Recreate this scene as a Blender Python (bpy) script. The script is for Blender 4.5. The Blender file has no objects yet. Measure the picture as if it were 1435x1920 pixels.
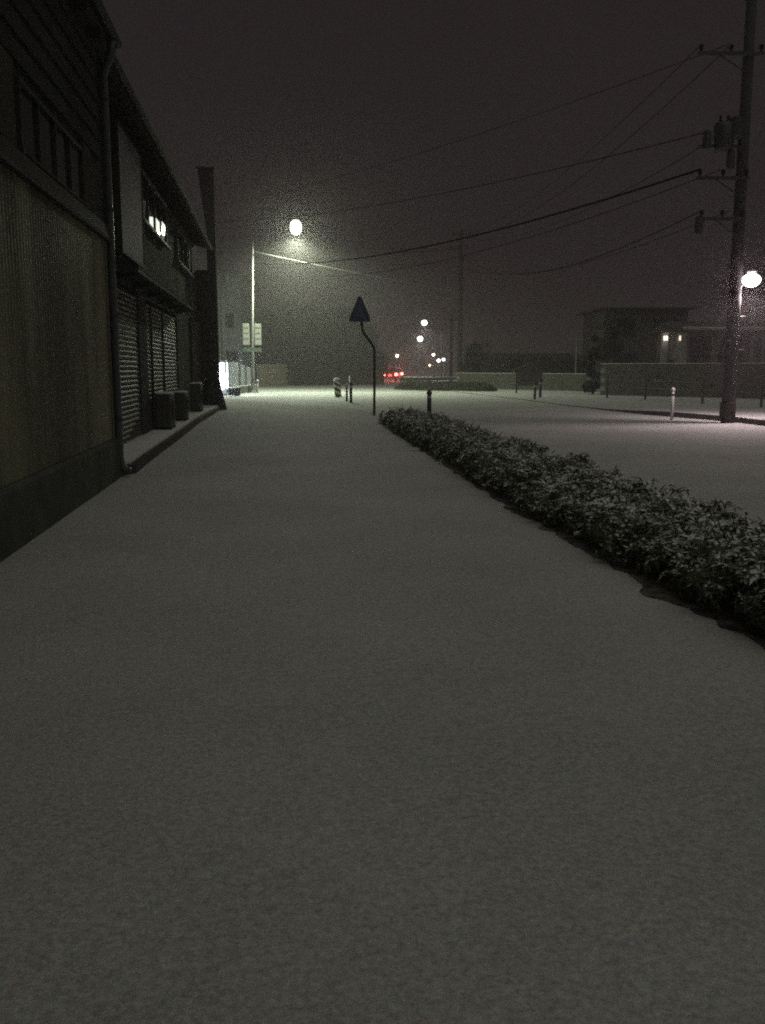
import bpy, math, random
from math import sin, cos, pi, sqrt, atan, atan2, radians
from mathutils import Vector, Matrix, noise

random.seed(7)
scene = bpy.context.scene
COL = scene.collection

# ------------------------------------------------------------------ camera
FOC, CXP, CYP, HOR = 1742.0, 717.5, 960.0, 690.0
CAM_H = 1.5
TH = atan((CYP - HOR) / FOC)            # looks down this much
PSI = radians(6.55)                     # turned right of the street direction (+Y)
RIGHT = Vector((cos(PSI), -sin(PSI), 0)); HEAD = Vector((sin(PSI), cos(PSI), 0))

cam_data = bpy.data.cameras.new('camera')
cam = bpy.data.objects.new('camera', cam_data); COL.objects.link(cam)
cam.location = (0, 0, CAM_H)
cam.rotation_euler = (pi / 2 - TH, 0, -PSI)
cam_data.sensor_fit = 'VERTICAL'; cam_data.sensor_height = 24.0; cam_data.sensor_width = 18.0
cam_data.lens = FOC / 1920 * 24.0
cam_data.clip_start = 0.05; cam_data.clip_end = 2000
scene.camera = cam

# ------------------------------------------------------------------ world: low overcast night sky lit by the town
world = bpy.data.worlds.new('World'); scene.world = world; world.use_nodes = True
wn, wl = world.node_tree.nodes, world.node_tree.links
wn.clear()
out = wn.new('ShaderNodeOutputWorld'); bg = wn.new('ShaderNodeBackground')
tc = wn.new('ShaderNodeTexCoord'); nz = wn.new('ShaderNodeTexNoise'); rp = wn.new('ShaderNodeValToRGB')
nz.inputs['Scale'].default_value = 2.2; nz.inputs['Detail'].default_value = 5; nz.inputs['Roughness'].default_value = .5
rp.color_ramp.elements[0].position = .3; rp.color_ramp.elements[0].color = (.92, .68, .75, 1)
rp.color_ramp.elements[1].position = .75; rp.color_ramp.elements[1].color = (1.08, .80, .86, 1)
wl.new(tc.outputs['Generated'], nz.inputs['Vector']); wl.new(nz.outputs['Fac'], rp.inputs['Fac'])
wl.new(rp.outputs['Color'], bg.inputs['Color']); bg.inputs['Strength'].default_value = 0.0180
wl.new(bg.outputs['Background'], out.inputs['Surface'])

# the glow of the cloud cover: one very soft, weak sun
sd = bpy.data.lights.new('sun', 'SUN'); sd.energy = 0.36; sd.angle = radians(70); sd.color = (.98, 1, .84)
sun = bpy.data.objects.new('sun', sd); COL.objects.link(sun)
sun.rotation_euler = (radians(26), radians(14), 0)

scene.view_settings.view_transform = 'Standard'; scene.view_settings.look = 'None'
scene.view_settings.exposure = 0; scene.view_settings.gamma = 1
scene.view_settings.use_curve_mapping = False
cy = scene.cycles
cy.max_bounces = 5; cy.diffuse_bounces = 3; cy.glossy_bounces = 3; cy.volume_bounces = 0
cy.transmission_bounces = 3; cy.transparent_max_bounces = 8
cy.use_denoising = False
cy.use_adaptive_sampling = True; cy.adaptive_threshold = .02; cy.adaptive_min_samples = 16
cy.sample_clamp_indirect = 1.0; cy.sample_clamp_direct = 12.0
cy.pixel_filter_type = 'GAUSSIAN'; cy.filter_width = 2.2

# ------------------------------------------------------------------ site survey: a sight line met with the ground, or at a distance
def G(px, py, z=0.0):
    dx, dy = px - CXP, CYP - py
    up = dy * cos(TH) - FOC * sin(TH); fw = FOC * cos(TH) + dy * sin(TH)
    t = (z - CAM_H) / up
    p = RIGHT * dx * t + HEAD * fw * t
    return Vector((p.x, p.y, z))
def D(px, py, d):
    dx, dy = px - CXP, CYP - py
    up = dy * cos(TH) - FOC * sin(TH); fw = FOC * cos(TH) + dy * sin(TH)
    t = d / fw
    p = RIGHT * dx * t + HEAD * d
    return Vector((p.x, p.y, CAM_H + up * t))

# ------------------------------------------------------------------ materials
def mat(name, color, rough=.8, metal=0, bump=0, bscale=20, var=0, vscale=3, emit=None, estr=0, spec=None, color2=None, detail=4, stretch=(1, 1, 1)):
    m = bpy.data.materials.new(name); m.use_nodes = True
    n, l = m.node_tree.nodes, m.node_tree.links
    b = n['Principled BSDF']
    b.inputs['Roughness'].default_value = rough; b.inputs['Metallic'].default_value = metal
    b.inputs['Base Color'].default_value = (*color, 1)
    if spec is not None: b.inputs['Specular IOR Level'].default_value = spec
    t = n.new('ShaderNodeMapping'); gp = n.new('ShaderNodeNewGeometry'); t.inputs['Scale'].default_value = stretch
    l.new(gp.outputs['Position'], t.inputs['Vector'])
    if var or color2:
        z = n.new('ShaderNodeTexNoise'); z.inputs['Scale'].default_value = vscale; z.inputs['Detail'].default_value = detail
        r = n.new('ShaderNodeValToRGB')
        r.color_ramp.elements[0].position = .35; r.color_ramp.elements[1].position = .68
        r.color_ramp.elements[0].color = (*[c * (1 - var) for c in color], 1)
        r.color_ramp.elements[1].color = (*(color2 or [min(1, c * (1 + var)) for c in color]), 1)
        l.new(t.outputs['Vector'], z.inputs['Vector']); l.new(z.outputs['Fac'], r.inputs['Fac']); l.new(r.outputs['Color'], b.inputs['Base Color'])
    if bump:
        z2 = n.new('ShaderNodeTexNoise'); z2.inputs['Scale'].default_value = bscale; z2.inputs['Detail'].default_value = 6
        bp = n.new('ShaderNodeBump'); bp.inputs['Strength'].default_value = bump; bp.inputs['Distance'].default_value = .02
        l.new(t.outputs['Vector'], z2.inputs['Vector']); l.new(z2.outputs['Fac'], bp.inputs['Height']); l.new(bp.outputs['Normal'], b.inputs['Normal'])
    if emit:
        b.inputs['Emission Color'].default_value = (*emit, 1); b.inputs['Emission Strength'].default_value = estr
    return m

def snow_material(name, grain=260, dirt=.0):
    m = bpy.data.materials.new(name); m.use_nodes = True
    n, l = m.node_tree.nodes, m.node_tree.links
    b = n['Principled BSDF']; b.inputs['Roughness'].default_value = .75; b.inputs['Specular IOR Level'].default_value = .25
    g = n.new('ShaderNodeNewGeometry')
    # clumps and crystals of the fresh powder, from hand size down to grains
    z = n.new('ShaderNodeTexNoise'); z.inputs['Scale'].default_value = 45; z.inputs['Detail'].default_value = 6; z.inputs['Roughness'].default_value = .9
    z3 = n.new('ShaderNodeTexNoise'); z3.inputs['Scale'].default_value = .55; z3.inputs['Detail'].default_value = 5
    mix = n.new('ShaderNodeMath'); mix.operation = 'MULTIPLY_ADD'; mix.inputs[1].default_value = .8
    l.new(g.outputs['Position'], z.inputs['Vector']); l.new(g.outputs['Position'], z3.inputs['Vector'])
    sc = n.new('ShaderNodeMath'); sc.operation = 'MULTIPLY'; sc.inputs[1].default_value = .15
    l.new(z3.outputs['Fac'], sc.inputs[0]); l.new(z.outputs['Fac'], mix.inputs[0]); l.new(sc.outputs[0], mix.inputs[2])
    r = n.new('ShaderNodeValToRGB')
    r.color_ramp.elements[0].position = .36; r.color_ramp.elements[0].color = (.34 - dirt, .335 - dirt, .325 - dirt, 1)
    r.color_ramp.elements[1].position = .70; r.color_ramp.elements[1].color = (.95 - dirt, .95 - dirt, .94 - dirt, 1)
    l.new(mix.outputs[0], r.inputs['Fac'])
    # random colour tints mixed in, a grain like camera noise
    zc = n.new('ShaderNodeTexNoise'); zc.inputs['Scale'].default_value = 60; zc.inputs['Detail'].default_value = 5; zc.inputs['Roughness'].default_value = .85
    l.new(g.outputs['Position'], zc.inputs['Vector'])
    mc = n.new('ShaderNodeMix'); mc.data_type = 'RGBA'; mc.blend_type = 'OVERLAY'; mc.inputs['Factor'].default_value = .6
    l.new(r.outputs['Color'], mc.inputs['A']); l.new(zc.outputs['Color'], mc.inputs['B']); l.new(mc.outputs['Result'], b.inputs['Base Color'])
    z2 = n.new('ShaderNodeTexNoise'); z2.inputs['Scale'].default_value = grain; z2.inputs['Detail'].default_value = 4
    z4 = n.new('ShaderNodeTexNoise'); z4.inputs['Scale'].default_value = 9; z4.inputs['Detail'].default_value = 6
    l.new(g.outputs['Position'], z2.inputs['Vector']); l.new(g.outputs['Position'], z4.inputs['Vector'])
    bp = n.new('ShaderNodeBump'); bp.inputs['Strength'].default_value = .9; bp.inputs['Distance'].default_value = .006
    b2 = n.new('ShaderNodeBump'); b2.inputs['Strength'].default_value = .35; b2.inputs['Distance'].default_value = .03
    l.new(z2.outputs['Fac'], bp.inputs['Height']); l.new(z4.outputs['Fac'], b2.inputs['Height'])
    l.new(bp.outputs['Normal'], b2.inputs['Normal']); l.new(b2.outputs['Normal'], b.inputs['Normal'])
    return m

M = {}
M['snow'] = snow_material('fresh_snow')
M['snow_cap'] = mat('snow_cap', (.8, .8, .8), .8, bump=.5, bscale=30, var=.06)
M['soil'] = mat('wet_soil_shade', (.04, .03, .024), .9, bump=.8, bscale=60, var=.4, vscale=11, color2=(.22, .20, .18), detail=8, stretch=(1, .55, 1))
M['siding'] = mat('painted_siding', (.16, .165, .09), .5, spec=.3, var=.5, vscale=1.6, bump=.15, bscale=6, color2=(.25, .245, .15), detail=7, stretch=(1, 1, .22))
M['plinth'] = mat('mossy_concrete', (.07, .078, .062), .85, bump=.5, bscale=14, var=.35, vscale=2)
M['dark_wall'] = mat('dark_stained_wall', (.012, .0135, .010), .85, bump=.3, bscale=25, var=.4, vscale=1.5)
M['brown_wall'] = mat('dark_brown_render', (.028, .024, .02), .75, bump=.35, bscale=18, var=.3, vscale=2)
M['fin'] = mat('blackened_panel', (.022, .021, .02), .85, bump=.3)
M['timber'] = mat('weathered_timber', (.035, .029, .018), .8, bump=.4, bscale=30, var=.3)
M['trim'] = mat('dark_trim', (.018, .019, .016), .6, bump=.1)
M['alu'] = mat('dull_aluminium', (.16, .16, .155), .5, metal=.3, bump=.05)
M['glass'] = mat('window_glass', (.012, .016, .018), .02, spec=.2)
M['pipe'] = mat('grey_pvc_pipe', (.08, .09, .095), .32, var=.15, vscale=8)
M['board'] = mat('faded_signboard', (.20, .18, .20), .6, var=.15, vscale=1.2)
M['shutter'] = mat('shutter_steel', (.075, .07, .058), .5, spec=.22, var=.15, vscale=5)
M['ac'] = mat('ac_casing', (.045, .047, .042), .6, var=.12, vscale=4)
M['black'] = mat('black_plastic', (.02, .02, .02), .6)
M['galv'] = mat('galvanised_steel', (.22, .225, .22), .45, metal=.4, var=.12, vscale=12)
M['dark_steel'] = mat('dark_painted_steel', (.05, .05, .05), .5, metal=.2, var=.2, vscale=9)
M['sign_back'] = mat('sign_blue_grey', (.045, .062, .13), .5, var=.2, vscale=4)
M['sign_white'] = mat('sign_white', (.62, .62, .58), .5, var=.08, vscale=4)
M['sign_mark'] = mat('sign_grey_mark', (.33, .33, .31), .6)
M['sign_green'] = mat('sign_pale_green', (.33, .45, .32), .5, var=.1)
M['concrete'] = mat('pole_concrete', (.22, .21, .20), .85, bump=.3, bscale=20, var=.15)
M['concrete_dark'] = mat('old_pole_concrete', (.04, .04, .042), .9, bump=.3, bscale=20, var=.2)
M['yellow'] = mat('faded_reflective_film', (.62, .64, .48), .45)
M['cable'] = mat('cable_rubber', (.008, .008, .008), .9, spec=.05)
M['cable_grey'] = mat('messenger_wire', (.10, .10, .095), .6, spec=.2)
M['kerb'] = mat('wet_kerb_stone', (.045, .028, .03), .7, bump=.4, bscale=25, var=.3, vscale=6)
M['blockwall'] = mat('concrete_block', (.085, .08, .068), .9, bump=.4, bscale=18, var=.2, vscale=3)
M['beige'] = mat('beige_wall', (.28, .25, .17), .85, bump=.3, bscale=15, var=.15, vscale=2)
M['panel'] = mat('pale_sheet', (.19, .205, .225), .6, var=.12, vscale=3)
M['house'] = mat('house_render', (.07, .066, .062), .85, bump=.3, var=.2)
M['house_pale'] = mat('pale_house_render', (.14, .15, .17), .85, bump=.3, var=.15)
M['house_warm'] = mat('warm_house_render', (.14, .115, .11), .85, bump=.3, var=.15)
M['roof'] = mat('dark_roof_tile', (.045, .045, .05), .7, bump=.4, bscale=10)
M['bark'] = mat('bark', (.05, .04, .03), .9, bump=.6)
M['rubber'] = mat('tyre', (.02, .02, .02), .8)
M['car_dark'] = mat('dark_car_paint', (.03, .03, .035), .3, metal=.3)
M['car_silver'] = mat('silver_car_paint', (.25, .25, .26), .35, metal=.6)
M['tail'] = mat('lit_tail_lamp', (.5, .02, .01), .3, emit=(1, .16, .12), estr=16)
M['vend'] = mat('vending_casing', (.65, .67, .7), .4, var=.05)
M['vend_lit'] = mat('lit_vending_front', (.8, .85, .9), .3, emit=(.78, .88, 1.0), estr=9)
M['lens_green'] = mat('lit_lens_greenish', (.9, .9, .9), .3, emit=(.94, 1, .86), estr=2.6)
M['lens_pink'] = mat('lit_lens_pink', (.9, .9, .9), .3, emit=(1, .86, .90), estr=7)
M['lens_far'] = mat('lit_lens_far', (.9, .9, .9), .3, emit=(1, .97, .86), estr=7)
M['lens_amber'] = mat('lit_lens_amber', (.9, .9, .9), .3, emit=(1, .78, .5), estr=12)
M['porch'] = mat('lit_porch_glass', (.9, .9, .9), .3, emit=(1, .82, .6), estr=1.2)

def leaf_material(name, base, snowy):
    m = bpy.data.materials.new(name); m.use_nodes = True
    n, l = m.node_tree.nodes, m.node_tree.links
    b = n['Principled BSDF']; b.inputs['Roughness'].default_value = .45
    g = n.new('ShaderNodeNewGeometry'); oi = n.new('ShaderNodeObjectInfo')
    z = n.new('ShaderNodeTexNoise'); z.inputs['Scale'].default_value = 7; z.inputs['Detail'].default_value = 3
    l.new(g.outputs['Position'], z.inputs['Vector'])
    r = n.new('ShaderNodeValToRGB')
    r.color_ramp.elements[0].position = .35; r.color_ramp.elements[0].color = (*[c * .55 for c in base], 1)
    r.color_ramp.elements[1].position = .7; r.color_ramp.elements[1].color = (*[c * 1.5 for c in base], 1)
    l.new(z.outputs['Fac'], r.inputs['Fac'])
    # snow that has settled on the upper faces, in patches
    z2 = n.new('ShaderNodeTexNoise'); z2.inputs['Scale'].default_value = 9; z2.inputs['Detail'].default_value = 5; z2.inputs['Roughness'].default_value = .7
    l.new(g.outputs['Position'], z2.inputs['Vector'])
    sx = n.new('ShaderNodeSeparateXYZ'); l.new(g.outputs['True Normal'], sx.inputs[0])
    ab = n.new('ShaderNodeMath'); ab.operation = 'ABSOLUTE'; l.new(sx.outputs['Z'], ab.inputs[0])
    ml = n.new('ShaderNodeMath'); ml.operation = 'MULTIPLY'; l.new(ab.outputs[0], ml.inputs[0]); l.new(z2.outputs['Fac'], ml.inputs[1])
    st = n.new('ShaderNodeMapRange'); st.inputs['From Min'].default_value = snowy; st.inputs['From Max'].default_value = snowy + .08
    l.new(ml.outputs[0], st.inputs['Value'])
    mx = n.new('ShaderNodeMix'); mx.data_type = 'RGBA'
    l.new(st.outputs['Result'], mx.inputs['Factor']); l.new(r.outputs['Color'], mx.inputs['A']); mx.inputs['B'].default_value = (.82, .82, .8, 1)
    l.new(mx.outputs['Result'], b.inputs['Base Color'])
    return m
M['hedge_leaf'] = leaf_material('hedge_leaf', (.08, .10, .055), .362)
M['tree_leaf'] = leaf_material('tree_leaf', (.035, .05, .028), .62)
M['tree_leaf_dark'] = leaf_material('evergreen_leaf', (.018, .026, .018), .75)

# ------------------------------------------------------------------ mesh builder
class MB:
    def __init__(s): s.v, s.f, s.m = [], [], []
    def add(s, vs, fs, mi=0):
        o = len(s.v); s.v += [tuple(v) for v in vs]
        for f in fs: s.f.append(tuple(i + o for i in f)); s.m.append(mi)
        return s
    def box(s, c, d, rz=0, mi=0):
        cx, cy_, cz = c; a, b, h = d[0] / 2, d[1] / 2, d[2] / 2; co, si = cos(rz), sin(rz)
        vs = []
        for z in (-h, h):
            for x, y in ((-a, -b), (a, -b), (a, b), (-a, b)):
                vs.append((cx + x * co - y * si, cy_ + x * si + y * co, cz + z))
        return s.add(vs, [(0, 3, 2, 1), (4, 5, 6, 7), (0, 1, 5, 4), (1, 2, 6, 5), (2, 3, 7, 6), (3, 0, 4, 7)], mi)
    def bbox(s, x0, y0, z0, x1, y1, z1, mi=0):
        return s.box(((x0 + x1) / 2, (y0 + y1) / 2, (z0 + z1) / 2), (abs(x1 - x0), abs(y1 - y0), abs(z1 - z0)), 0, mi)
    def rbox(s, c, d, ch=.02, mi=0):
        """box with chamfered vertical edges and top"""
        a, b, h = d[0] / 2, d[1] / 2, d[2] / 2
        ring = [(-a + ch, -b), (a - ch, -b), (a, -b + ch), (a, b - ch), (a - ch, b), (-a + ch, b), (-a, b - ch), (-a, -b + ch)]
        vs = []
        for z, k in ((-h, 1), (h - ch, 1), (h, None)):
            for x, y in ring:
                if k is None: x, y = x * (1 - ch / a), y * (1 - ch / b)
                vs.append((c[0] + x, c[1] + y, c[2] + z))
        fs = [tuple(reversed(range(8))), tuple(range(16, 24))]
        for r in (0, 8):
            for i in range(8): j = (i + 1) % 8; fs.append((r + i, r + j, r + 8 + j, r + 8 + i))
        return s.add(vs, fs, mi)
    def path(s, pts, rads, n=8, mi=0, cap=True):
        pts = [Vector(p) for p in pts]
        if not hasattr(rads, '__len__'): rads = [rads] * len(pts)
        vs = []; prev = None
        for i, p in enumerate(pts):
            t = (pts[min(i + 1, len(pts) - 1)] - pts[max(i - 1, 0)]).normalized()
            if prev is None:
                u = t.orthogonal().normalized()
            else:
                u = (prev - t * prev.dot(t)).normalized()
            prev = u; w = t.cross(u)
            for k in range(n):
                a = 2 * pi * k / n; vs.append(p + (u * cos(a) + w * sin(a)) * rads[i])
        fs = []
        for i in range(len(pts) - 1):
            for k in range(n):
                j = (k + 1) % n; fs.append((i * n + k, i * n + j, (i + 1) * n + j, (i + 1) * n + k))
        if cap: fs += [tuple(reversed(range(n))), tuple(range((len(pts) - 1) * n, len(pts) * n))]
        return s.add(vs, fs, mi)
    def cyl(s, p0, p1, r0, r1=None, n=12, mi=0): return s.path([p0, p1], [r0, r0 if r1 is None else r1], n, mi)
    def lathe(s, c, prof, n=16, mi=0, sx=1, sy=1):
        vs = []
        for r, z in prof:
            for k in range(n):
                a = 2 * pi * k / n; vs.append((c[0] + cos(a) * r * sx, c[1] + sin(a) * r * sy, c[2] + z))
        fs = []
        for i in range(len(prof) - 1):
            for k in range(n):
                j = (k + 1) % n; fs.append((i * n + k, i * n + j, (i + 1) * n + j, (i + 1) * n + k))
        fs += [tuple(reversed(range(n))), tuple(range((len(prof) - 1) * n, len(prof) * n))]
        return s.add(vs, fs, mi)
    def prism(s, poly, axis, a0, a1, mi=0):
        """poly in the plane across the axis ('x': (y,z), 'y': (x,z), 'z': (x,y))"""
        n = len(poly)
        def pt(p, a): return (a, p[0], p[1]) if axis == 'x' else (p[0], a, p[1]) if axis == 'y' else (p[0], p[1], a)
        vs = [pt(p, a0) for p in poly] + [pt(p, a1) for p in poly]
        fs = [tuple(range(n)), tuple(reversed(range(n, 2 * n)))] + [(i, i + n, (i + 1) % n + n, (i + 1) % n) for i in range(n)]
        return s.add(vs, fs, mi)
    def mesh(s, name, mats, smooth=False):
        me = bpy.data.meshes.new(name); me.from_pydata(s.v, [], s.f)
        if not isinstance(mats, (list, tuple)): mats = [mats]
        for m in mats: me.materials.append(m)
        if len(mats) > 1: me.polygons.foreach_set('material_index', s.m)
        if smooth: me.polygons.foreach_set('use_smooth', [True] * len(me.polygons))
        me.validate(); me.update()
        return me
    def build(s, name, mats, parent=None, smooth=False):
        o = bpy.data.objects.new(name, s.mesh(name, mats, smooth)); COL.objects.link(o)
        if parent: o.parent = parent
        return o

def fixn(o):
    import bmesh
    b = bmesh.new(); b.from_mesh(o.data); bmesh.ops.recalc_face_normals(b, faces=b.faces); b.to_mesh(o.data); b.free(); return o
def tag(o, label=None, cat=None, group=None, kind=None):
    if label: o['label'] = label
    if cat: o['category'] = cat
    if group: o['group'] = group
    if kind: o['kind'] = kind
    return o
def thing(name, label, cat, loc=(0, 0, 0), rz=0, group=None):
    o = bpy.data.objects.new(name, None); COL.objects.link(o); o.location = loc; o.rotation_euler = (0, 0, rz); o.empty_display_size = .2
    return tag(o, label, cat, group)
def copy_tree(o, parent=None):
    c = o.copy(); COL.objects.link(c)
    if parent: c.parent = parent
    for ch in list(o.children): copy_tree(ch, c)
    return c
def light(name, kind, loc, power, color, radius=.1, parent=None, rot=(0, 0, 0), **kw):
    d = bpy.data.lights.new(name, kind); d.energy = power; d.color = color
    if kind in ('POINT', 'SPOT'): d.shadow_soft_size = radius
    for k, v in kw.items(): setattr(d, k, v)
    o = bpy.data.objects.new(name, d); COL.objects.link(o); o.location = loc; o.rotation_euler = rot
    if parent: o.parent = parent
    return o
def shared(name, me, parent, loc=(0, 0, 0), rot=(0, 0, 0), sc=(1, 1, 1)):
    o = bpy.data.objects.new(name, me); COL.objects.link(o); o.location = loc; o.rotation_euler = rot; o.scale = sc; o.parent = parent
    return o

# ================================================================== THE GROUND
def ground_h(x, y):
    k = max(0, 1 - y / 70) if y > 0 else 1
    return (noise.noise(Vector((x * .35, y * .3, 3))) * .018 + noise.noise(Vector((x * 1.3, y * 1.1, 8))) * .007) * k - .012
def ground():
    # rows fine near the camera, coarser away; gentle undulation of the lying snow
    xs = [-260, -160, -90, -50, -30, -18, -12, -9] + [i * .25 for i in range(-30, 41)] + [11, 12.5, 14, 16, 19, 23, 28, 35, 45, 60, 90, 160, 260]
    ys = [-60, -30, -12, -6, -3] + [-1 + i * .22 for i in range(0, 120)] + [26 + i * .8 for i in range(1, 45)] + [64, 68, 73, 79, 86, 95, 106, 120, 140, 170, 210, 260, 330, 420]
    vs = []
    for y in ys:
        for x in xs:
            vs.append((x, y, ground_h(x, y)))
    w = len(xs); fs = [(j * w + i, j * w + i + 1, (j + 1) * w + i + 1, (j + 1) * w + i) for j in range(len(ys) - 1) for i in range(w - 1)]
    b = MB(); b.add(vs, fs)
    return tag(b.build('snowy_ground', M['snow'], smooth=True), 'smooth untrodden snow lying over pavement and road', kind='structure')
ground()

# far pavement beyond the crossing road: a raised slab with a dark kerb face
kerb_px = [(1700, 826), (1560, 810), (1435, 798), (1370, 790.5), (1300, 784), (1245, 779.5), (1205, 776.5), (1150, 770.5), (1090, 763.5), (1050, 758.5), (1010, 753), (950, 745.5), (880, 737.5), (830, 731)]
KH = .13
def kz(x): return .02 + (KH - .02) * min(1, max(0, (x - 1125) / 105))
KZ = [kz(x) for x, y in kerb_px]
kp = [G(x, y) for x, y in kerb_px]
def strip_offset(pts, off):
    res = []
    for i, p in enumerate(pts):
        t = (pts[min(i + 1, len(pts) - 1)] - pts[max(i - 1, 0)]); t.z = 0; t.normalize()
        n_ = Vector((t.y, -t.x, 0)); res.append(p + n_ * off)
    return res
inner = strip_offset(kp, .16)
b = MB(); n = len(kp)
vs = [(p.x, p.y, KZ[i_] - .012) for i_, p in enumerate(inner)] + [(kp[-1].x + 8, 100, KH - .012), (40, 140, KH - .012), (90, 140, KH - .012), (90, 12, KH - .012)]
b.add(vs, [tuple(range(len(vs)))])
o = tag(b.build('far_pavement', M['snow']), 'snow covered pavement beyond the crossing road', kind='structure')
import bmesh
bm_ = bmesh.new(); bm_.from_mesh(o.data); bmesh.ops.triangulate(bm_, faces=bm_.faces); bmesh.ops.recalc_face_normals(bm_, faces=bm_.faces)
for f_ in bm_.faces:
    if f_.normal.z < 0: f_.normal_flip()
bm_.to_mesh(o.data); bm_.free()
# kerb stones, each one its own piece under the kerb
kerb = bpy.data.objects.new('kerb', None); COL.objects.link(kerb); tag(kerb, 'dark wet kerb along the far pavement with snow on top', kind='structure')
def resample(pts, step):
    res = [pts[0].copy()]; acc = 0
    for a, b_ in zip(pts, pts[1:]):
        L = (b_ - a).length; pos = step - acc
        while pos <= L: res.append(a.lerp(b_, pos / L)); pos += step
        acc = (acc + L) % step if L + acc >= step else acc + L
    return res
rs = resample(kp, .6); ro = strip_offset(rs, .15)
def kh_at(p):
    k = min(range(len(kp)), key=lambda j: (kp[j] - p).length)
    best = KZ[k]
    for j in (k - 1, k):
        if 0 <= j < len(kp) - 1:
            d_ = kp[j + 1] - kp[j]; u = (p - kp[j]).dot(d_) / d_.length_squared
            if 0 <= u <= 1: best = KZ[j] + (KZ[j + 1] - KZ[j]) * u
    return best
for i in range(min(len(rs) - 1, 95)):
    a, c, d_, e = rs[i], rs[i + 1], ro[i + 1], ro[i]
    a, c = a.lerp(c, .012), c.lerp(a, .012); e, d_ = e.lerp(d_, .012), d_.lerp(e, .012)
    st = MB(); top = kh_at(rs[i]) - .004 + random.uniform(-.004, .004)
    st.add([(a.x, a.y, -.1), (c.x, c.y, -.1), (d_.x, d_.y, -.1), (e.x, e.y, -.1), (a.x, a.y, top - .01), (c.x, c.y, top - .01), (d_.x, d_.y, top), (e.x, e.y, top)],
           [(0, 1, 2, 3), (7, 6, 5, 4), (0, 4, 5, 1), (1, 5, 6, 2), (2, 6, 7, 3), (3, 7, 4, 0)])
    fixn(st.build('kerb_stone', M['kerb'], kerb))
cap = MB(); r2 = strip_offset(rs, .035); r3 = strip_offset(rs, .2)
for i in range(len(rs) - 1):
    z0 = kh_at(rs[i]) - .002; z1 = z0 + .014
    cap.add([(r2[i].x, r2[i].y, z0), (r2[i + 1].x, r2[i + 1].y, z0), (r2[i + 1].x, r2[i + 1].y, z1), (r2[i].x, r2[i].y, z1), (r3[i].x, r3[i].y, z0), (r3[i + 1].x, r3[i + 1].y, z0)],
            [(0, 1, 2, 3), (3, 2, 5, 4)])
fixn(cap.build('kerb_snow', M['snow_cap'], kerb))

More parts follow.
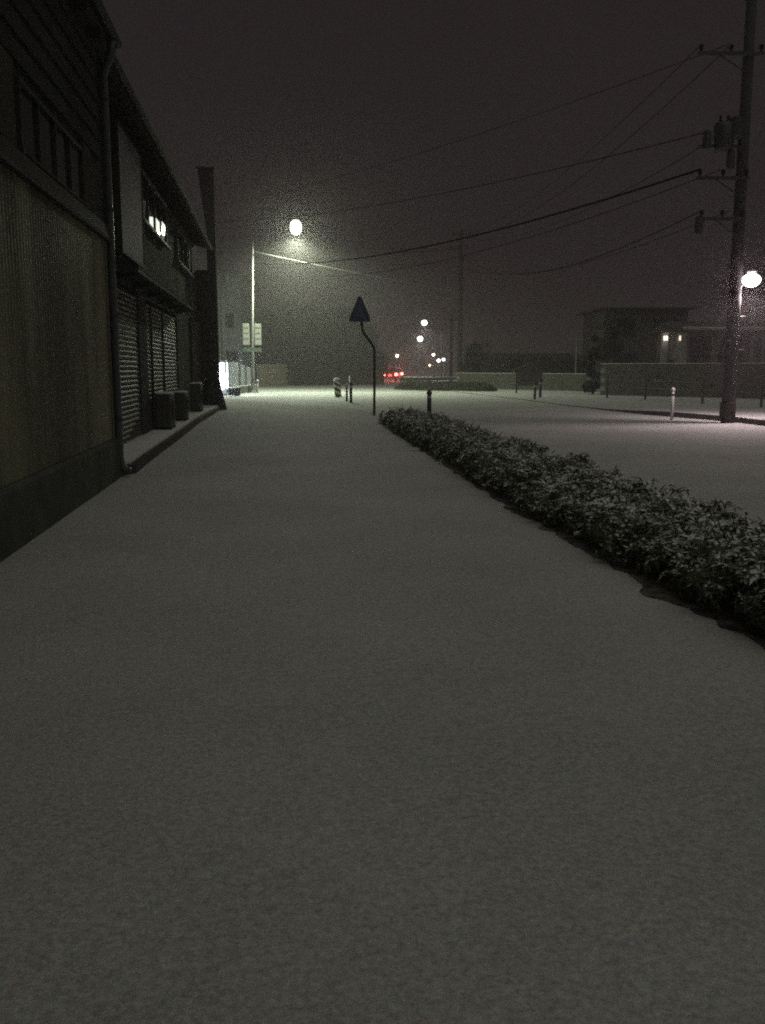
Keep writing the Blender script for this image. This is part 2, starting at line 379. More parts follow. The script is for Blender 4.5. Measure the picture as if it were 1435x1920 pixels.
# ================================================================== NEAR BUILDING (left)
WX = -2.2
def near_building():
    t = thing('shop_building', 'dark two storey building with pale siding and a concrete plinth, nearest on the left', 'building', (WX, 0, 0))
    Y0, Y1 = -7.0, 13.4
    MB().bbox(-7, Y0, 0, -.10, Y1 - .02, 5.9).build('wall', M['dark_wall'], t)
    # plinth in cast sections
    y = Y0
    pm = MB().prism([(-.10, 0), (.04, 0), (.04, .50), (.015, .54), (-.10, .54)], 'y', 0, 1.99).mesh('plinth_block', M['plinth'])
    while y < Y1 - 1.5: shared('plinth_block', pm, t, (0, y, 0)); y += 2.0
    MB().prism([(-.10, 0), (.04, 0), (.04, .50), (.015, .54), (-.10, .54)], 'y', y, Y1).build('plinth_block', M['plinth'], t)
    # ribbed siding panels
    prof = []
    W = .905; k = 9
    poly = []
    for i in range(k):
        a = i * W / k
        poly += [(a, 0), (a + W / k * .55, 0), (a + W / k * .62, .0035), (a + W / k * .93, .0035)]
    poly.append((W, 0))
    b = MB()
    vs = [(p[1], p[0], z) for z in (.545, 3.165) for p in poly] + [(-.09, p[0], z) for z in (.545, 3.165) for p in (poly[0], poly[-1])]
    n_ = len(poly)
    fs = [(i, i + 1, n_ + i + 1, n_ + i) for i in range(n_ - 1)] + [(2 * n_, 0, n_, 2 * n_ + 2), (n_ - 1, 2 * n_ + 1, 2 * n_ + 3, 2 * n_ - 1)]
    b.add(vs, fs); pmesh = b.mesh('siding_panel', M['siding'])
    y = Y0 + .1
    i = 0
    while y + W < Y1 - .05:
        shared('siding_panel', pmesh, t, (-.012 + .004 * random.random(), y, 0)); y += W + .008; i += 1
    MB().bbox(-.10, y, .545, -.02, Y1 - .02, 3.165).build('corner_trim', M['trim'], t)
    # band over the panels and small sloping canopy
    fixn(MB().prism([(-.10, 3.17), (.05, 3.17), (.06, 3.20), (.04, 3.36), (-.10, 3.40)], 'y', Y0, Y1).build('band', M['trim'], t))
    # upper windows
    for (a, c) in ((-4.6, -2.0), (-1.4, 1.2), (1.8, 4.4), (5.0, 8.25), (9.15, 12.0)):
        f = MB()
        f.bbox(-.10, a, 3.42, -.03, c, 3.47).bbox(-.10, a, 4.04, -.03, c, 4.09)
        nb = 4; st = (c - a) / nb
        for q in range(nb + 1): f.bbox(-.10, a + q * st - .025 + (.025 if q == 0 else -.025 if q == nb else 0), 3.47, -.035, a + q * st + .025 + (.025 if q == 0 else -.025 if q == nb else 0), 4.04)
        w = f.build('window', M['trim'], t)
        for q in range(nb):
            p = MB().bbox(-.004, -st / 2 + .03, -.28, .004, st / 2 - .03, .28).build('pane', M['glass'], w)
            p.location = (-.07, a + (q + .5) * st, 3.755); p.rotation_euler = (0, radians(random.uniform(-.4, .4)), radians(random.uniform(-.5, .5)))
        fixn(MB().prism([(-.10, 3.40), (.03, 3.39), (.03, 3.412), (-.10, 3.42)], 'y', a - .05, c + .05).build('sill', M['timber'], t))
    for a, c in ((8.36, 9.02), (4.5, 4.9), (12.1, 12.5)):
        MB().bbox(-.10, a, 3.43, -.05, c, 4.2).build('pale_column', M['timber'], t)
    # weatherboards of the upper storey
    bm2 = MB().prism([(-.10, 0), (-.055, 0), (-.085, .235), (-.10, .235)], 'y', Y0, Y1 - .02).mesh('weatherboard', M['dark_wall'])
    for q in range(6): shared('weatherboard', bm2, t, (0, 0, 4.24 + q * .245))
    # eave with rafters and gutter
    fixn(MB().prism([(-.10, 5.72), (.12, 5.72), (.12, 5.86), (-.10, 6.0), (-7, 7.2), (-7, 5.9)], 'y', Y0, Y1 + .1).build('roof', M['roof'], t))
    rm = MB().bbox(-.10, -.03, 5.60, .10, .03, 5.715).mesh('rafter', M['timber'])
    for q in range(22): shared('rafter', rm, t, (0, Y0 + .5 + q * .92, 0))
    g = MB().path([(.19, Y0, 5.80), (.19, Y1 + .12, 5.77)], .065, 8); g.build('gutter', M['trim'], t)
    fixn(MB().prism([(.02, 5.865), (.14, 5.862), (.10, 5.91), (-.6, 6.14), (-.6, 6.07)], 'y', Y0, Y1 + .08).build('roof_snow', M['snow_cap'], t))
    # downpipe at the corner
    pp = thing('downpipe', None, None); pp.parent = t
    COL.objects.unlink(pp); bpy.data.objects.remove(pp)
    d = MB().path([(.17, Y1 - .25, 5.72), (.17, Y1 - .25, 5.55), (.03, Y1 - .12, 5.30), (.03, Y1 - .12, .25), (.06, Y1 - .12, .12), (.17, Y1 - .10, .06)], .055, 10).build('downpipe', M['pipe'], t, True)
    for z in (.8, 2.2, 3.6, 5.0):
        MB().lathe((.03, Y1 - .12, z), [(.062, -.02), (.062, .02)], 10).bbox(-.10, Y1 - .14, z - .012, .0, Y1 - .10, z + .012).build('clip', M['dark_steel'], d)
    MB().path([(-.02, Y1 - .42, 3.1), (-.02, Y1 - .42, .3)], .022, 8).build('conduit', M['trim'], t)
    return t
near_building()

# ================================================================== SECOND BUILDING (left, further)
BX = -2.65
def second_building():
    t = thing('shuttered_shop', 'dark brown shop row with roller shutters and upstairs windows beyond the pale wall', 'building', (BX, 0, 0))
    Y0, Y1 = 13.5, 35.0
    MB().bbox(-7, Y0, 0, -.12, Y1, 5.9).build('wall', M['brown_wall'], t)
    # piers between the openings, upper wall facings
    for a, c in ((13.5, 16.5), (19.25, 20.2), (26.6, 28.1), (31.2, 35.0)):
        MB().bbox(-.12, a, .15, 0, c, 3.1).build('pier', M['brown_wall'], t)
    MB().bbox(-.12, 20.2, .15, -.01, 26.6, .76).build('dado', M['brown_wall'], t)
    MB().bbox(-.12, 28.1, .15, -.06, 31.2, 3.1).build('door_recess', M['dark_wall'], t)
    # roller shutters: slats one by one
    def shutter(a, c, z0, z1, divs):
        s = MB().bbox(-.10, a, z1 - .02, -.0, c, z1 + .16).build('shutter', M['trim'], t)
        edges = [a] + divs + [c]
        for u, v in zip(edges, edges[1:]):
            u2, v2 = u + .045, v - .045
            sm_ = MB().prism([(-.06, .004), (-.035, .008), (-.022, .035), (-.022, .062), (-.04, .086), (-.06, .088)], 'y', u2, v2).mesh('slat', M['shutter'])
            z = z0
            while z + .09 < z1 - .02:
                shared('slat', sm_, s, (0, 0, z)); z += .09
            MB().bbox(-.06, u2, z0 - .035, -.02, v2, z0 + .002).build('bottom_bar', M['alu'], s)
        for u in edges:
            MB().bbox(-.10, u - .04, z0 - .04, .0, u + .04, z1 - .02).build('guide_rail', M['trim'], s)
        return s
    shutter(16.55, 19.2, .20, 3.0, [])
    shutter(20.25, 26.55, .80, 2.95, [21.15, 23.3])
    # awning over the shutters
    fixn(MB().prism([(-.12, 3.12), (.42, 3.08), (.42, 3.16), (-.12, 3.42)], 'y', 16.3, 27.0).build('awning', M['trim'], t))
    fixn(MB().prism([(.43, 3.165), (.43, 3.175), (-.11, 3.44), (-.11, 3.43)], 'y', 16.3, 27.0).build('awning_snow', M['dark_steel'], t))
    for q in range(6):
        fixn(MB().prism([(-.01, 2.98), (.02, 2.98), (.40, 3.06), (.40, 3.08), (-.01, 3.10)], 'y', 16.5 + q * 2.05, 16.54 + q * 2.05).build('bracket', M['trim'], t))
    # upstairs windows with glass that mirrors the lamps
    def window(a, c, z0, z1, nb, tilt):
        f = MB().bbox(-.12, a, z0, -.0, c, z0 + .06).bbox(-.12, a, z1 - .06, -.0, c, z1)
        st = (c - a) / nb
        for q in range(nb + 1):
            yy = a + q * st; e = .03 if q in (0, nb) else .022
            yy = yy + e if q == 0 else yy - e if q == nb else yy
            f.bbox(-.12, yy - e, z0 + .06, -.012, yy + e, z1 - .06)
        w = f.build('window', M['alu'], t)
        for q in range(nb):
            p = MB().bbox(-.004, -st / 2 + .025, -(z1 - z0) / 2 + .06, .004, st / 2 - .025, (z1 - z0) / 2 - .06).build('pane', M['glass'], w)
            p.location = (-.04, a + (q + .5) * st, (z0 + z1) / 2); p.rotation_euler = (0, radians(tilt[q % len(tilt)][0]), radians(tilt[q % len(tilt)][1]))
        MB().bbox(-.02, a - .06, z0 - .06, .06, c + .06, z0 - .002).build('sill', M['alu'], w)
    window(20.3, 25.0, 4.55, 5.6, 4, [(3, .35), (.12, .3), (.0, -.05), (2.5, -.1)])
    window(27.8, 32.2, 4.5, 5.45, 3, [(.2, .3), (-.1, .1), (0, 0)])
    # facing boards above the awning
    fm = MB().bbox(-.12, 0, 3.45, -.09, 1.19, 5.85).mesh('facing_panel', M['brown_wall'])
    y = 13.55
    while y < 34.8: shared('facing_panel', fm, t, (random.uniform(-.006, .006), y, 0)); y += 1.2
    # roof edge
    fixn(MB().prism([(-.12, 5.86), (.42, 5.72), (.42, 5.84), (-.12, 6.05), (-7, 7.4), (-7, 5.9)], 'y', Y0 + .15, Y1 - .1).build('roof', M['roof'], t))
    MB().path([(.49, Y0 + .2, 5.76), (.49, Y1 - .1, 5.70)], .06, 8).build('gutter', M['trim'], t)
    rm = MB().prism([(-.09, 5.74), (.36, 5.60), (.36, 5.70), (-.09, 5.84)], 'y', -.03, .03).mesh('rafter', M['timber'])
    for q in range(23): shared('rafter', rm, t, (0, Y0 + .5 + q * .9, 0))
    fixn(MB().prism([(.30, 5.90), (.42, 5.86), (.42, 5.875), (-.6, 6.22), (-.6, 6.16)], 'y', Y0 + .15, Y1 - .1).build('roof_snow', M['snow_cap'], t))
    # tall fin at the far end, with flared foot
    fixn(MB().prism([(-.12, 0), (.64, 0), (.66, .35), (.62, .9), (.60, 8.5), (.04, 8.5), (.30, 6.4), (.30, 5.0), (-.12, 5.0)], 'y', 35.02, 35.5).build('end_fin', M['fin'], t))
    MB().rbox((.32, 35.26, 8.54), (.62, .56, .07), .02).build('fin_cap', M['trim'], t)
    sk = MB().lathe((.42, 34.7, .0), [(.48, .0), (.40, .3), (.30, .75), (.22, 1.25), (.1, 1.3)], 12).build('flared_foot', M['dark_wall'], t)
    # ledge
    return t
second_building()

b = MB()
lp = [(-2.74, 13.42), (-2.16, 13.42), (-2.02, 13.75), (-2.05, 15.2), (-2.06, 20.5), (-2.10, 26), (-2.02, 31), (-1.95, 36.5), (-2.74, 36.5)]
fixn(b.prism(lp, 'z', -.1, .13).build('shop_step', M['kerb'])); o = bpy.data.objects['shop_step']; tag(o, 'low concrete step along the shuttered shop fronts', kind='structure')
lp2 = [(-2.70, 13.44), (-2.22, 13.46), (-2.09, 13.8), (-2.12, 15.2), (-2.13, 20.5), (-2.17, 26), (-2.08, 31), (-2.02, 36.4), (-2.70, 36.4)]
fixn(MB().prism(lp2, 'z', .132, .165).build('step_snow', M['snow_cap'], o))

def signboard():
    t = thing('signboard', 'blank pale rectangular signboard fixed above the first roller shutter', 'signboard', (BX + .12, 0, 0))
    MB().bbox(-.05, 16.45, 3.46, .03, 19.15, 5.5).build('panel', M['board'], t)
    f = MB().bbox(-.06, 16.40, 3.41, .045, 19.20, 3.455).bbox(-.06, 16.40, 5.505, .045, 19.20, 5.55).bbox(-.06, 16.40, 3.457, .045, 16.445, 5.503).bbox(-.06, 19.155, 3.457, .045, 19.20, 5.503)
    f.build('frame', M['trim'], t)
signboard()

def ac_unit(y, w, h, label):
    t = thing('ac_unit', label, 'air conditioner', (BX + .22, y, .165), 0, 'air conditioner units on the step')
    MB().rbox((0, 0, h / 2 + .06), (.32, w, h), .02).build('casing', M['ac'], t)
    for s in (-1, 1): MB().box((0, s * (w / 2 - .12), .03), (.34, .07, .06)).build('foot', M['black'], t)
    g = MB()
    for r in (.06, .12, .18, .24):
        pts = [(.175, -.1 + r * cos(a * pi / 8), h / 2 + .06 + r * sin(a * pi / 8)) for a in range(17)]
        g.path(pts, .005, 4)
    for a in range(8): g.cyl((.175, -.1, h / 2 + .06), (.175, -.1 + .25 * cos(a * pi / 4), h / 2 + .06 + .25 * sin(a * pi / 4)), .004, n=4)
    g.build('fan_guard', M['black'], t)
    MB().rbox((0, 0, h + .075), (.30, w - .03, .03), .01).build('snow_cap', M['snow_cap'], t)
ac_unit(21.2, .95, .72, 'grey air conditioner unit on the step nearest the first shutter')
ac_unit(24.6, .85, .66, 'grey air conditioner unit, middle one under the shuttered window')
ac_unit(29.6, .9, .80, 'grey air conditioner unit furthest along the step beside the dark end fin')

# ================================================================== VENDING MACHINE AND THE YARD BEHIND IT
vb = G(419.5, 741)
def vending():
    t = thing('vending_machine', 'brightly lit white vending machine just past the end of the dark building', 'vending machine', (vb.x + .22, vb.y, 0), radians(0))
    MB().rbox((-.35, 0, .95), (.70, 1.0, 1.78), .02).build('casing', M['vend'], t)
    MB().box((.012, 0, 1.36), (.02, .86, .86)).build('display_window', M['vend_lit'], t)
    MB().box((.014, 0, .62), (.02, .60, .50)).build('button_panel', M['vend_lit'], t)
    MB().box((-.35, -.507, 1.42), (.46, .012, .72)).build('lit_side_panel', M['vend_lit'], t)
    MB().box((-.33, -.507, .66), (.26, .012, .70)).build('lit_side_strip', M['vend_lit'], t)
    MB().box((.016, 0, .25), (.03, .66, .16)).build('tray_flap', M['black'], t)
    for s in (-1, 1): MB().box((-.35, s * .42, .03), (.6, .08, .06)).build('foot', M['black'], t)
    MB().rbox((-.35, 0, 1.87), (.68, .98, .06), .02).build('snow_cap', M['snow_cap'], t)
    light('vending_light', 'AREA', (.06, 0, 1.2), 95, (.80, .89, 1.0), parent=t, rot=(0, radians(-90 + 22), 0), shape='RECTANGLE', size=1.2, size_y=.8)
    light('vending_side_light', 'AREA', (-.35, -.54, 1.2), 45, (.80, .89, 1.0), parent=t, rot=(radians(-90 + 25) * -1 - pi * 0, 0, 0), shape='RECTANGLE', size=.45, size_y=1.2)
vending()

def block_wall(name, label, a, c, h, material, cap=True, course=.2, blk=.4, thick=.15, maxn=280):
    """wall of blocks from point a to point c"""
    a, c = Vector(a), Vector(c); L = (c - a).length; rz = atan2(c.y - a.y, c.x - a.x)
    t = thing(name, label, 'wall', (a.x, a.y, 0), rz)
    MB().bbox(0, -thick / 2 + .012, -.05, L, thick / 2 - .012, h - .01).build('mortar', M['concrete'], t)
    rows = max(1, round(h / course)); ch = h / rows; nb = max(1, round(L / blk)); bw = L / nb
    me = MB().box((0, 0, 0), (bw - .014, thick, ch - .014)).mesh('block', material)
    k = 0
    for r in range(rows):
        for i in range(nb):
            off = bw / 2 if r % 2 else 0
            x = (i + .5) * bw + off
            if x > L: continue
            shared('block', me, t, (x, random.uniform(-.004, .004), (r + .5) * ch)); k += 1
    if cap: MB().rbox((L / 2, 0, h + .017), (L, thick + .02, .022), .008).build('snow_cap', M['snow_cap'], t)
    return t
def sheet_fence(name, label, cat, a, c, h, nsheets, material, drop=0):
    a, c = Vector(a), Vector(c); L = (c - a).length; rz = atan2(c.y - a.y, c.x - a.x)
    t = thing(name, label, cat, (a.x, a.y, 0), rz)
    w = L / nsheets
    for i in range(nsheets):
        hh0, hh1 = h - drop * i / nsheets, h - drop * (i + 1) / nsheets
        fixn(MB().prism([(i * w + .01, .08), ((i + 1) * w - .01, .08), ((i + 1) * w - .01, hh1), (i * w + .01, hh0)], 'y', -.02, .02).build('sheet', material, t))
    for i in range(nsheets + 1): MB().box((i * w, .05, (h - drop * i / nsheets) / 2), (.06, .06, h - drop * i / nsheets)).build('post', M['galv'], t)
    return t
sheet_fence('sheet_gate', 'pale blue grey sheet gate beside the glowing vending machine', 'gate', D(429, 700, 54), D(447, 700, 56), 1.85, 2, M['panel'])
sheet_fence('sheet_fence', 'pale grey sheet fence with sloping top left of the tall lamp pole', 'fence', D(451, 700, 57), D(471, 700, 59), 1.75, 2, M['panel'], .25)
block_wall('beige_wall', 'beige block wall standing right of the tall lamp pole', D(483, 700, 76), D(536, 700, 80), 1.75, M['beige'], True, .25, .5)
block_wall('low_wall', 'low snow topped grey wall at the foot of the tall lamp pole', D(440, 700, 55), D(480, 700, 60), .42, M['blockwall'], True, .2, .4)
def small_post(name, label, cat, base, h, r, m, capm, lean=0, group=None):
    t = thing(name, label, cat, (base.x, base.y, 0), 0, group)
    MB().path([(0, 0, -.05), (lean * .5, 0, h * .5), (lean, 0, h - .06)], [r, r, r * .96], 12).build('shaft', m, t, True)
    MB().lathe((lean, 0, h - .06), [(r * .9, 0), (r * 1.25, .015), (r * 1.3, .06), (r * .9, .10), (r * .2, .12)], 12).build('cap', capm, t, True)
    MB().lathe((lean * .8, 0, h * .82), [(r * 1.04, -.03), (r * 1.04, .03)], 12).build('band', M['sign_white'] if m != M['sign_white'] else M['dark_steel'], t)
    return t
small_post('guide_post', 'thin white guide post at the foot of the tall lamp pole', 'guide post', G(483.5, 737), .75, .055, M['sign_white'], M['snow_cap'])
bo = thing('bench', 'dark low bench in the shade behind the vending machine glow', 'bench', (G(440, 742).x, G(440, 742).y, 0), radians(-70))
MB().box((0, 0, .40), (1.3, .36, .05)).build('seat', M['dark_steel'], bo)
for s in (-1, 1): MB().box((s * .5, 0, .19), (.06, .32, .37)).build('leg', M['dark_steel'], bo)
MB().rbox((0, 0, .445), (1.28, .34, .035), .01).build('snow_cap', M['snow_cap'], bo)

# ================================================================== LAMP POLE, CENTRE LEFT
lp_base = G(475, 736)
LD = (lp_base.x * HEAD.x + lp_base.y * HEAD.y)
head_pos = D(555, 421, LD)
def street_lamp_main():
    t = thing('street_lamp', 'tall grey street lamp with curved arm and a brilliant greenish white head', 'street lamp', (lp_base.x, lp_base.y, 0))
    top = D(474, 452, LD) - lp_base; hp = head_pos - lp_base
    MB().path([(0, 0, -.1), (0, 0, 2.3), (0, 0, 2.35), (top.x, top.y, top.z)], [.135, .12, .10, .06], 12).build('pole', M['galv'], t, True)
    MB().lathe((0, 0, .0), [(.22, 0), (.22, .05), (.15, .12), (.14, .3)], 12).build('base', M['concrete'], t)
    MB().box((0, -.13, .75), (.13, .05, .34)).build('hatch', M['dark_steel'], t)
    pts = []
    for i in range(11):
        u = i / 10; p = top.lerp(hp, u); p.z = top.z - .35 + (hp.z + .38 - top.z + .35) * sin(u * pi / 2) ; pts.append(p)
    MB().path(pts, [.045 - .015 * i / 10 for i in range(11)], 8).build('arm', M['cable'], t, True)
    h = MB().lathe((hp.x, hp.y, hp.z + .26), [(.20, 0), (.22, .05), (.14, .12), (.05, .15)], 16).build('lamp_head', M['dark_steel'], t, True)
    MB().lathe((hp.x, hp.y, hp.z + .10), [(.08, -.70), (.22, -.65), (.32, -.50), (.36, -.30), (.35, -.12), (.29, .04), (.18, .14), (.06, .18)], 18).build('lens', M['lens_green'], t, True)
    light('lamp_light', 'SPOT', (hp.x, hp.y, hp.z - .80), 7800, (.86, 1.0, .70), .25, t, (0, 0, 0), spot_size=radians(172), spot_blend=.65)
    light('lamp_glow', 'POINT', (hp.x, hp.y, hp.z - .80), 700, (.90, 1.0, .72), .3, t)
street_lamp_main()
def hanging_boards():
    for s, lab in ((-1, 'white vertical notice board on the left side of the tall lamp pole'), (1, 'white vertical notice board on the right side of the tall lamp pole')):
        t = thing('notice_board', lab, 'sign', (lp_base.x, lp_base.y, 0), -PSI + .3, 'white boards on the tall lamp pole')
        MB().rbox((s * .36, -.06, 3.55), (.42, .03, 1.30), .03).build('board', M['sign_white'], t)
        for z in (3.95, 3.62, 3.3): MB().box((s * .36, -.079, z), (.28, .004, .07)).build('faded_mark', M['sign_mark'], t)
        for z in (3.05, 4.1): MB().box((s * .20, -.03, z), (.36, .025, .03)).build('bracket', M['dark_steel'], t)
    t = thing('area_sign', 'small pale green sign below the two white boards', 'sign', (lp_base.x, lp_base.y, 0), -PSI)
    MB().rbox((.02, -.20, 2.60), (1.15, .03, .24), .03).build('board', M['sign_green'], t)
    MB().box((0, -.15, 2.6), (.2, .07, .04)).build('bracket', M['dark_steel'], t)
hanging_boards()

# ================================================================== CROSSING SIGN ON A CRANKED POLE
sb = G(702, 778)
SD = sb.x * HEAD.x + sb.y * HEAD.y
def crossing_sign():
    t = thing('road_sign', 'dark blue peaked crossing sign on a cranked thin pole at the end of the hedge', 'road sign', (sb.x, sb.y, 0), -PSI)
    pts = [(702, 778), (702.5, 700), (702.5, 662), (701, 652), (696, 643), (686, 630), (680.5, 621), (679, 612), (677, 585), (676, 568)]
    loc = [(D(x, y, SD)) for x, y in pts]
    R = Matrix.Rotation(PSI, 3, 'Z')
    L = [R @ (p - sb) for p in loc]; L[0].z = -.05
    MB().path(L, .042, 10).build('pole', M['dark_steel'], t, True)
    c = R @ (D(675, 580, SD) - sb)
    w, z0, z1 = .33, -.38, .40
    poly = [(-w + .02, z0), (w - .02, z0), (w, z0 + .02), (w - .025, z0 + .14), (.035, z1 - .015), (0, z1), (-.035, z1 - .015), (-w + .025, z0 + .14), (-w, z0 + .02)]
    b = MB().prism([(c.x + x, c.z + z) for x, z in poly], 'y', -.075, -.055); fixn(b.build('plate', M['sign_back'], t))
    # folded rim and the faint triangle on the face
    rim = MB()
    ring = [Vector((c.x + x, -.078, c.z + z)) for x, z in poly]
    rim.path(ring + [ring[0]], .012, 5).build('rim', M['dark_steel'], t)
    tri = [(-.17, -.25), (.17, -.25), (0, .14)]
    fixn(MB().prism([(c.x + x, c.z + z) for x, z in tri], 'y', -.080, -.0765).build('face_triangle', mat('dim_face', (.085, .10, .16), .6), t))
    for z in (-.2, .12): MB().box((c.x, -.035, c.z + z), (.16, .05, .035)).build('bracket', M['galv'], t)
crossing_sign()

# ================================================================== BOLLARDS AT THE PAVEMENT END
def striped_bollard():
    base = G(634.5, 744)
    t = thing('striped_bollard', 'stout striped bollard with a snow cap at the end of the pavement', 'bollard', (base.x, base.y, 0), radians(8))
    t.rotation_euler = (radians(-2), radians(-5), radians(8))
    H, R_ = .88, .175; n = 24; rows = 22
    b = MB(); vs = [(R_ * cos(2 * pi * k / n), R_ * sin(2 * pi * k / n), H * j / rows) for j in range(rows + 1) for k in range(n)]
    fs, mi = [], []
    for j in range(rows):
        for k in range(n):
            fs.append((j * n + k, j * n + (k + 1) % n, (j + 1) * n + (k + 1) % n, (j + 1) * n + k))
            mi.append(int(((j + .5) / rows * H * 3.6 + (k / n) * 2) % 1 < .45))
    b.v = vs; b.f = fs; b.m = mi
    b.build('body', [M['black'], M['yellow']], t, True)
    MB().lathe((0, 0, 0), [(.21, 0), (.21, .03), (.18, .05)], 20).build('base_ring', M['black'], t)
    MB().lathe((0, 0, H), [(.175, -.003), (.182, .03), (.16, .07), (.10, .10), (.03, .115)], 20).build('snow_cap', M['snow_cap'], t, True)
striped_bollard()
small_post('bollard', 'thin dark bollard, left of the pair behind the cranked sign pole', 'bollard', G(650.5, 752), .78, .05, M['dark_steel'], M['snow_cap'], 0, 'thin dark bollards by the striped one')
small_post('bollard', 'thin dark bollard with a dark foot, right of the pair behind the cranked sign pole', 'bollard', G(658.5, 755), .85, .06, M['dark_steel'], M['dark_steel'], 0, 'thin dark bollards by the striped one')
small_post('marker_pole', 'thin pale marker pole standing behind the pair of thin bollards', 'pole', G(656, 738), .95, .04, M['galv'], M['snow_cap'])
pb = G(805, 787)
small_post('hedge_bollard', 'dark knobbed bollard rising behind the hedge', 'bollard', pb, .80, .065, M['concrete_dark'], M['dark_steel'])
small_post('wood_post', 'short dark post, left of two in front of the peaked board', 'post', G(1003, 749), .78, .06, M['dark_steel'], M['dark_steel'], 0, 'two dark posts across the road')
small_post('wood_post', 'short dark post, right of two in front of the peaked board', 'post', G(1013, 746), .90, .07, M['dark_steel'], M['dark_steel'], 0, 'two dark posts across the road')
wp = G(1260, 779, .12)
small_post('white_post', 'white guide post on the far pavement near the utility pole', 'guide post', Vector((wp.x, wp.y, 0)), .88, .045, M['sign_white'], M['snow_cap'])
def peaked_board():
    p = D(992, 712, 56)
    t = thing('peaked_board', 'pale peaked notice board standing against the low wall across the road', 'notice board', (p.x, p.y, 0), -PSI)
    fixn(MB().prism([(-.8, .45), (.8, .45), (.8, 1.30), (0, 1.72), (-.8, 1.30)], 'y', -.03, .03).build('board', M['blockwall'], t))
    fixn(MB().prism([(-.95, 1.28), (0, 1.74), (.95, 1.28), (.95, 1.33), (0, 1.80), (-.95, 1.36)], 'y', -.16, .16).build('roof', M['blockwall'], t))
    for s in (-1, 1): MB().box((s * .72, .07, .7), (.09, .08, 1.4)).build('post', M['timber'], t)
peaked_board()

# ================================================================== UTILITY POLES
def utility_pole(label, base, top, r0, r1, arms, m, trans=None, group=None, steps=True):
    t = thing('utility_pole', label, 'utility pole', (base.x, base.y, 0), -PSI, group)
    H = top
    MB().path([(0, 0, -.1), (0, 0, H * .5), (0, 0, H)], [r0, (r0 + r1) / 2, r1], 14).build('shaft', m, t, True)
    for z, x0, x1 in arms:
        a = MB().box(((x0 + x1) / 2, -.16, z), (x1 - x0, .08, .09)).build('crossarm', M['dark_steel'], t)
        nn = 3
        for q in range(nn):
            x = x0 + .08 + (x1 - x0 - .16) * q / (nn - 1)
            MB().lathe((x, -.16, z + .045), [(.03, 0), (.03, .05), (.065, .07), (.04, .10), (.07, .13), (.03, .18)], 10).build('insulator', M['cable'], a)
        MB().cyl((x0 * .6, -.16, z - .03), (0, -.1, z - .5), .02, n=6).build('brace', M['dark_steel'], a)
    if trans:
        z, x = trans
        a = MB().lathe((x, -.05, z), [(.24, 0), (.27, .04), (.27, .62), (.22, .70), (.08, .74)], 16).build('transformer', M['dark_steel'], t, True)
        for s in (-.1, .1): MB().lathe((x + s, -.05, z + .7), [(.03, 0), (.045, .06), (.03, .1), (.045, .14), (.02, .2)], 8).build('bushing', M['cable'], a)
        MB().box((x / 2, -.05, z + .1), (abs(x), .08, .07)).build('hanger', M['dark_steel'], a)
    if steps:
        for q in range(10):
            z = 2.0 + q * .45
            if z < H - 2: MB().cyl((0, 0, z), ((-1) ** q * (r0 + .13), 0, z), .011, n=5).build('step_bolt', M['dark_steel'], t)
    return t
rb = G(1365, 784, .12); rb.z = 0
RD = rb.x * HEAD.x + rb.y * HEAD.y
rp_ = utility_pole('tall dark utility pole at the right edge carrying transformers and many crossarms', rb, 13.6, .19, .12,
             [(9.62, -1.38, .35), (11.3, -1.2, .9), (6.5, -1.25, .15), (5.45, -1.15, .1)], M['concrete_dark'], (7.22, -.56))
MB().lathe((-.02, 0, .1), [(.215, 0), (.215, .45), (.205, .46)], 14).build('base_sleeve', M['kerb'], rp_)
for dx_, z in ((-1.02, 7.25), (-1.12, 5.05), (-.36, 6.75)):
    MB().lathe((dx_, -.12, z), [(.10, 0), (.12, .05), (.11, .42), (.05, .48)], 10).build('cable_box', M['dark_steel'], rp_)
MB().box((-.75, -.10, 7.32), (1.0, .08, .07)).build('bracket', M['dark_steel'], rp_)
MB().lathe((-.28, -.14, 7.5), [(.16, 0), (.2, .04), (.2, .5), (.1, .56)], 12).build('transformer', M['dark_steel'], rp_)

def pole_lamp():
    bt = D(1381, 640, RD - .1); hp = D(1409, 529, RD - .1)
    t = thing('street_lamp', 'pinkish white glowing lamp on a thin white pipe clamped to the right utility pole', 'street lamp', (bt.x, bt.y, bt.z))
    R0 = Vector((0, 0, 0)); k = D(1388, 545, RD - .1) - bt; h = hp - bt
    MB().path([R0, k * .5, k, k + Vector((.02, 0, .12)), h.lerp(k, .35) + Vector((0, 0, .10)), h + Vector((0, 0, .28))], .026, 8).build('pipe', M['sign_white'], t, True)
    for u in (.02, .55):
        p = k * u; MB().box((p.x - .10, p.y, p.z), (.26, .06, .05)).build('clamp', M['galv'], t)
    MB().lathe((h.x, h.y, h.z + .26), [(.12, 0), (.13, .03), (.05, .08)], 14).build('shade', M['sign_white'], t, True)
    MB().lathe((h.x, h.y, h.z + .06), [(.05, -.19), (.15, -.16), (.23, -.07), (.25, .02), (.21, .09), (.12, .15), (.05, .17)], 16).build('lens', M['lens_pink'], t, True)
    light('lamp_light', 'SPOT', (h.x, h.y, h.z - .27), 560, (1, .80, .82), .15, t, (0, 0, 0), spot_size=radians(174), spot_blend=.7)
    light('lamp_glow', 'POINT', (h.x, h.y, h.z - .27), 60, (1, .74, .78), .2, t)
pole_lamp()

